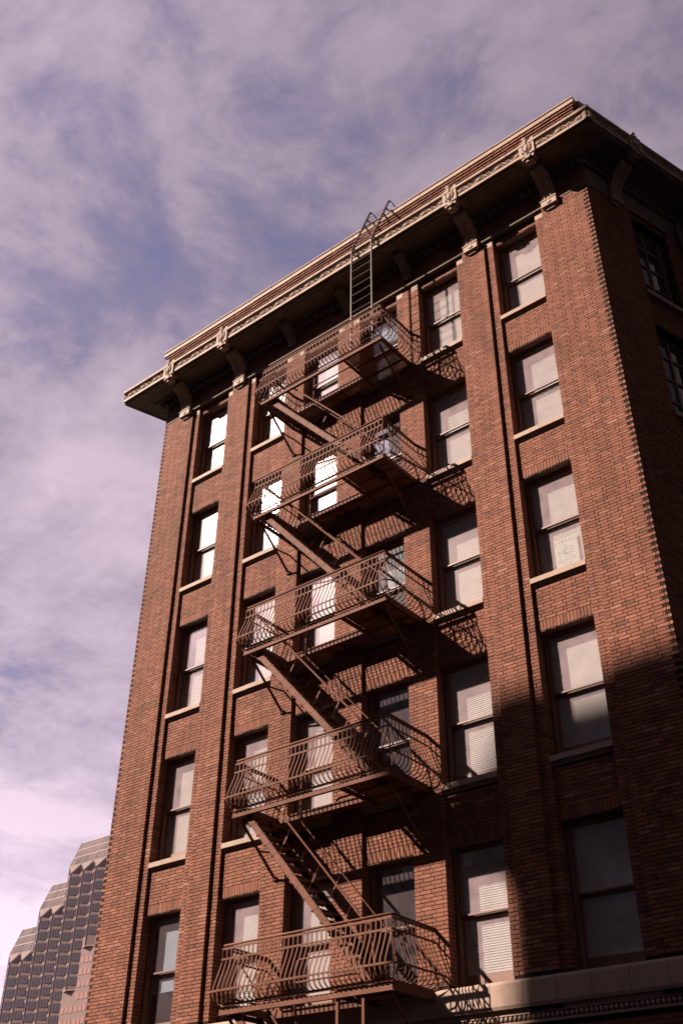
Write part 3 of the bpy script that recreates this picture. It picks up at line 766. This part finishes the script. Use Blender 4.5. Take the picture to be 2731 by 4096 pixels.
# roof ladder
lq = -1.20; lxa, lxb = 8.20, 8.88
rails = []
for x in (lxa, lxb):
    m = MB()
    m.bar([(x, lq, SILL[6] + .05), (x, lq, 23.88), (x, lq + .03, 24.0), (x, -.72, 25.3), (x, -.42, 26.15), (x, -.36, 26.32), (x, -.26, 26.42), (x, -.12, 26.42), (x, .02, 26.33), (x, .2, 26.05), (x, .35, 25.6), (x, .42, 24.4)], (1, 0, 0) if False else (0, 1, .0001), .062, .014)
    rails.append(m)
ro = fe(rails[0].build('roof_ladder', M_LADDER)); rails[1].build('rail', M_LADDER, ro)
rung = MB(); rung.tube([(lxa, 0, 0), (lxb, 0, 0)], .010, 6); rung = rung.mesh('rung', M_LADDER)
z = SILL[6] + .35
while z < 23.9: link('rung', rung, ro, (0, lq, z)); z += .31
for i in range(1, 8):
    t = i / 8; 
    if t < .62: f = t / .62; y, zz = lq + .03 + (-.72 - lq - .03) * f, 24.0 + 1.3 * f
    else: f = (t - .62) / .38; y, zz = -.72 + .3 * f, 25.3 + .85 * f
    link('rung', rung, ro, (0, y, zz))
for x in (lxa, lxb):
    m = MB(); m.bar([(x, -.62, 25.55), (x, -.35, 25.4)], (1, 0, 0), .05, .012); m.bar([(x, -.50, 25.9), (x, -.1, 25.88)], (1, 0, 0), .05, .012); m.bar([(x, lq + .02, 23.85), (x, -1.06, 23.85)], (1, 0, 0), .04, .012)
    m.build('wall_tie', M_LADDER, ro)

# ------------------------------------------------------------------ poster behind the glass
def text_mesh(body, size, name, arc=0.0):
    cu = D.curves.new(name, 'FONT'); cu.body = body; cu.size = size; cu.align_x = 'CENTER'; cu.resolution_u = 2; cu.offset = size * .012
    o = D.objects.new(name, cu); COL.objects.link(o)
    bpy.context.view_layer.update()
    me = D.meshes.new_from_object(o.evaluated_get(bpy.context.evaluated_depsgraph_get())); D.objects.remove(o); D.curves.remove(cu)
    for v in me.vertices: v.co = (v.co.x, 0, v.co.y - arc * v.co.x * v.co.x)
    me.materials.clear(); me.materials.append(M_INK); return me
pm_ = MB(); pm_.box(-.26, .26, 0, .002, 0, .70)
poster = pm_.build('poster', M_PAPER); poster.location = (12.58, .306, SILL[4] + .235)
tag(poster, 'pale paper poster lettered LATINOS and BLACK LIVES behind a window pane', 'poster')
for body, size, z, arc in (('LATINOS', .125, .575, .35), ('BLACK', .135, .13, .0), ('LIVES', .115, .015, .0)):
    o = link('lettering', text_mesh(body, size, 'lettering', arc), poster, (0, -.0025, z))
om = MB()
for i in range(46):
    a = random.uniform(0, 6.28); r = random.uniform(.05, .2); cx, cz = r * 1.05 * math.cos(a), .38 + r * .75 * math.sin(a); sgn = random.choice((-1, 1)); s_ = .018
    om.bar([(cx - s_, -.0025, cz - s_ * sgn), (cx, -.0025, cz + s_ * sgn), (cx + s_, -.0025, cz - s_ * sgn)], (0, 0, 1), .007, .001)
om.build('zigzag_pattern', M_INK, poster)

# ------------------------------------------------------------------ stepped granite tower behind
K = 2.4
def tx_(x): return CAM.x + K * (x - CAM.x)
def tz_(z): return CAM.z + K * (z - CAM.z)
TY = CAM.y + K * (80 - CAM.y); AMP = .605 * K; PIT = 2.82 * K; FLR = 1.555 * K
tower = link('office_tower', None); tower.location = (tx_(-112), TY + 15, 0)
tag(tower, 'distant stepped pink granite tower with zigzag dark glass bays and sloped roofs', 'tower')
def tw(o, parent=None):
    if parent is None: o.parent = tower; o.matrix_parent_inverse = Matrix.Translation(-Vector(tower.location))
    else: o.parent = parent
    return o
XB0 = tx_(-122.26)
def back_x(i): return XB0 + i * PIT
vols = [(0, 2, 35.46), (2, 4, 41.07), (4, 9, 46.42)]
SLOPE = 2.42
body = MB()
for (i0, i1, zf) in vols:
    z0 = tz_(zf); xa, xb = back_x(i0), back_x(i1)
    zb = z0 + SLOPE * AMP; dr = 1.58 * K; zr = zb + SLOPE * dr
    body.prism([(TY + AMP + .05, 0), (TY + AMP + .05, zb - .05), (TY + AMP + dr, zr - .2), (TY + 40, zr - .2), (TY + 40, 0)], xa, xb - (.05 if i1 < 9 else 0), 'x')
tb_ = tw(body.build('granite_body', M_TPINK))
for (i0, i1, zf) in vols:
    z0 = tz_(zf); dr = 1.58 * K
    # roof panels
    xa, xb = back_x(i0), back_x(i1); nx = int(round((xb - xa) / (PIT / 5))); ny = 3
    base = MB(); zb = z0 + SLOPE * AMP
    base.prism([(TY + AMP + .02, zb - .08), (TY + AMP + dr, zb + SLOPE * dr - .08), (TY + AMP + dr + .5, zb + SLOPE * dr - .3), (TY + AMP + .4, zb - .3)], xa + .1, xb - .1, 'x')
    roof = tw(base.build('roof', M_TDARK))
    pw, ph = (xb - xa) / nx, dr / ny
    pan = MB(); pan.prism([(-.02, 0), (ph - .11, SLOPE * (ph - .10)), (ph - .095, SLOPE * (ph - .10)), (.0, 0)], .12, pw - .08, 'x'); pan = pan.mesh('roof_panel', M_TROOF)
    for ix in range(nx):
        for iy in range(ny): link('roof_panel', pan, roof, (xa + ix * pw, TY + AMP + iy * ph, zb + SLOPE * iy * ph))
    for i in range(i0, i1):
        x0, xm, x1 = back_x(i), back_x(i) + PIT / 2, back_x(i + 1)
        bot = tz_({5: 30.2, 6: 35.6, 7: 41.0, 8: 43.0}.get(i, 5.0)) if i >= 5 else 0
        # prism bay: plan triangle x0(back) xm(front) x1(back); top cut by the roof plane
        m = MB()
        vs = [(x0, TY + AMP + .2, bot), (xm, TY, bot), (x1, TY + AMP + .2, bot), (x0, TY + AMP + .2, z0 + SLOPE * AMP), (xm, TY, z0), (x1, TY + AMP + .2, z0 + SLOPE * AMP)]
        m.add(vs, [(0, 1, 4, 3), (1, 2, 5, 4), (2, 1, 0), (3, 4, 5)])
        bay = tw(m.build('bay', M_TPINK))
        # glass panels on both faces, floor by floor
        for (pa, pb_) in (((x0, TY + AMP), (xm, TY)), ((xm, TY), (x1, TY + AMP))):
            a = Vector((pa[0], pa[1], 0)); b = Vector((pb_[0], pb_[1], 0)); d = (b - a).normalized(); n_ = Vector((d.y, -d.x, 0)); ln = (b - a).length
            zt = z0 - .25 * FLR
            mg = .07 * ln
            j = 0
            zz = tz_(zf) - .3 - FLR
            while zz > bot and zz > 20:
                m = MB(); q = []
                for (t, z) in ((mg, zz), (ln - mg, zz), (ln - mg, zz + FLR * .70), (mg, zz + FLR * .70)):
                    p = a + d * t; q.append((p.x, p.y, z))
                f_ = [Vector(v) + n_ * .02 for v in q]; r_ = [Vector(v) - n_ * .1 for v in q]
                m.add(f_ + r_, [(0, 1, 2, 3), (0, 4, 5, 1), (1, 5, 6, 2), (2, 6, 7, 3), (3, 7, 4, 0)]); m.build('pane', M_TGLASS, bay)
                mu = MB(); 
                for f in (.33, .66):
                    p = a + d * (mg + (ln - 2 * mg) * f) + n_ * .03; mu.tube([(p.x, p.y, zz), (p.x, p.y, zz + FLR * .7)], .06, 4)
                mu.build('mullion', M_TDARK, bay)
                zz -= FLR
            # gable pane under the sloped cut
            m = MB(); hi = z0 + SLOPE * AMP - .6; q = []
            low_t, high_t = (ln - mg, mg) if pa[1] > pb_[1] else (mg, ln - mg)
            for (t, z) in ((low_t, z0 - .2), (high_t, z0 - .2), (high_t, hi - .4)):
                p = a + d * t; q.append((p.x, p.y, z))
            f_ = [Vector(v) + n_ * .02 for v in q]; m.add(f_ + [v - n_ * .12 for v in f_], [(0, 1, 2), (2, 1, 0), (0, 3, 4, 1), (1, 4, 5, 2), (2, 5, 3, 0)]); m.build('pane', M_TGLASS, bay)
        m = MB(); m.tube([(xm, TY - .05, bot), (xm, TY - .05, z0)], .12, 5); m.build('corner_mullion', M_TPINK, bay)
        if bot > 30:
            m = MB(); m.prism([(x0, TY + AMP + .2), (xm, TY - .1), (x1, TY + AMP + .2)], bot - .3, bot, 'z'); m.build('bay_base', M_STONE, bay)
# flat granite front below the short bays
for i in (5, 6, 7, 8):
    for j in range(14):
        zt = tz_(41.0) - 1.2 - j * FLR
        if zt > tz_({5: 30.2, 6: 35.6, 7: 41.0, 8: 43.0}[i]) - 2: continue
        for c in range(3):
            x = back_x(i) + PIT * (.06 + .31 * c)
            m = MB(); m.box(x, x + PIT * .27, TY + AMP - .06, TY + AMP + .1, zt - FLR * .5, zt); tw(m.build('window', M_TWIN), tb_)

# ------------------------------------------------------------------ buildings out of the frame: shadow caster, and blocks added to cut sky light
YO = -34.0
kx, kz = S.x / S.y * YO, S.z / abs(S.y) * -YO
nb_ = link('unseen_stucco_building', None); nb_.location = (10, YO - 8, 0)
tag(nb_, 'tall plain stucco building across the street, unseen behind the viewer, its upper tower added to block sky light', 'building')
def no(o): o.parent = nb_; o.matrix_parent_inverse = Matrix.Translation(-Vector(nb_.location)); return o
ox, oz = -abs(kx), abs(kz)
m = MB(); m.box(10.95 + ox, 60, YO - 16, YO, 0, 10.15 + oz); no(m.build('wall', M_NEIGH))
m = MB(); m.box(15.6 + ox, 60, YO - 15, YO - .6, 10.15 + oz, 98); no(m.build('sky_block_tower', M_NEIGH))  # added tower, hides the front sky to deepen shade on the facade
m = MB(); x0 = 10.95 + ox
prof = [(x0 + .05, 6.5 + oz), (x0 - .65, 7.35 + oz), (x0 - 1.25, 8.0 + oz), (x0 - 1.5, 8.4 + oz), (x0 - 1.35, 8.8 + oz), (x0 - .8, 9.6 + oz), (x0 - .55, 10.1 + oz), (x0 + .05, 10.12 + oz)]
m.prism(prof, YO - 16, YO, 'y'); m.prism([(YO - .1, 6.5 + oz), (YO + .3, 7.3 + oz), (YO + .9, 8.2 + oz), (YO + .9, 8.7 + oz), (YO - .1, 9.1 + oz)], x0, 60, 'x'); no(m.build('cornice', M_NEIGH))
wp = MB(); wp.box(0, 1.5, -.12, .03, 0, 2.2); wp = wp.mesh('window', M_NGLASS)
for i in range(18):
    for j in range(8): no(link('window', wp)).location = (x0 + 2.2 + i * 3.2, YO + .05, 4 + j * 3.8)
nb2 = link('unseen_stucco_building', None); nb2.location = (38, 20, 0)  # added block: keeps sky light and bright reflections off the slanted wall
tag(nb2, 'unseen stucco block added to cut sky light, on the far side of the side street, right of the frame', 'building')
m = MB(); m.box(31, 50, -6, 90, 0, 95); o = m.build('wall', M_NEIGH); o.parent = nb2; o.matrix_parent_inverse = Matrix.Translation(-Vector(nb2.location))
for i in range(10):
    for j in range(7):
        m = MB(); m.box(30.9, 31.1, 4 + i * 4, 5.6 + i * 4, 3 + j * 3.8, 5.2 + j * 3.8); o = m.build('window', M_NGLASS); o.parent = nb2; o.matrix_parent_inverse = Matrix.Translation(-Vector(nb2.location))

nb3 = link('unseen_stucco_building', None); nb3.location = (-45, YO - 8, 0)  # unseen; height raised to block the bright low sky
tag(nb3, 'lower dark building across the street, unseen left of the tower block, raised to hold back low sky light', 'building')
m = MB(); m.box(-150, -23.8, YO - 14, YO, 0, 33.5); o = m.build('wall', M_NEIGH); o.parent = nb3; o.matrix_parent_inverse = Matrix.Translation(-Vector(nb3.location))
for i in range(16):
    for j in range(8):
        m = MB(); m.box(-82 + i * 3.6, -80.2 + i * 3.6, YO - .1, YO + .06, 2.5 + j * 3.8, 4.8 + j * 3.8); o = m.build('window', M_NGLASS); o.parent = nb3; o.matrix_parent_inverse = Matrix.Translation(-Vector(nb3.location))
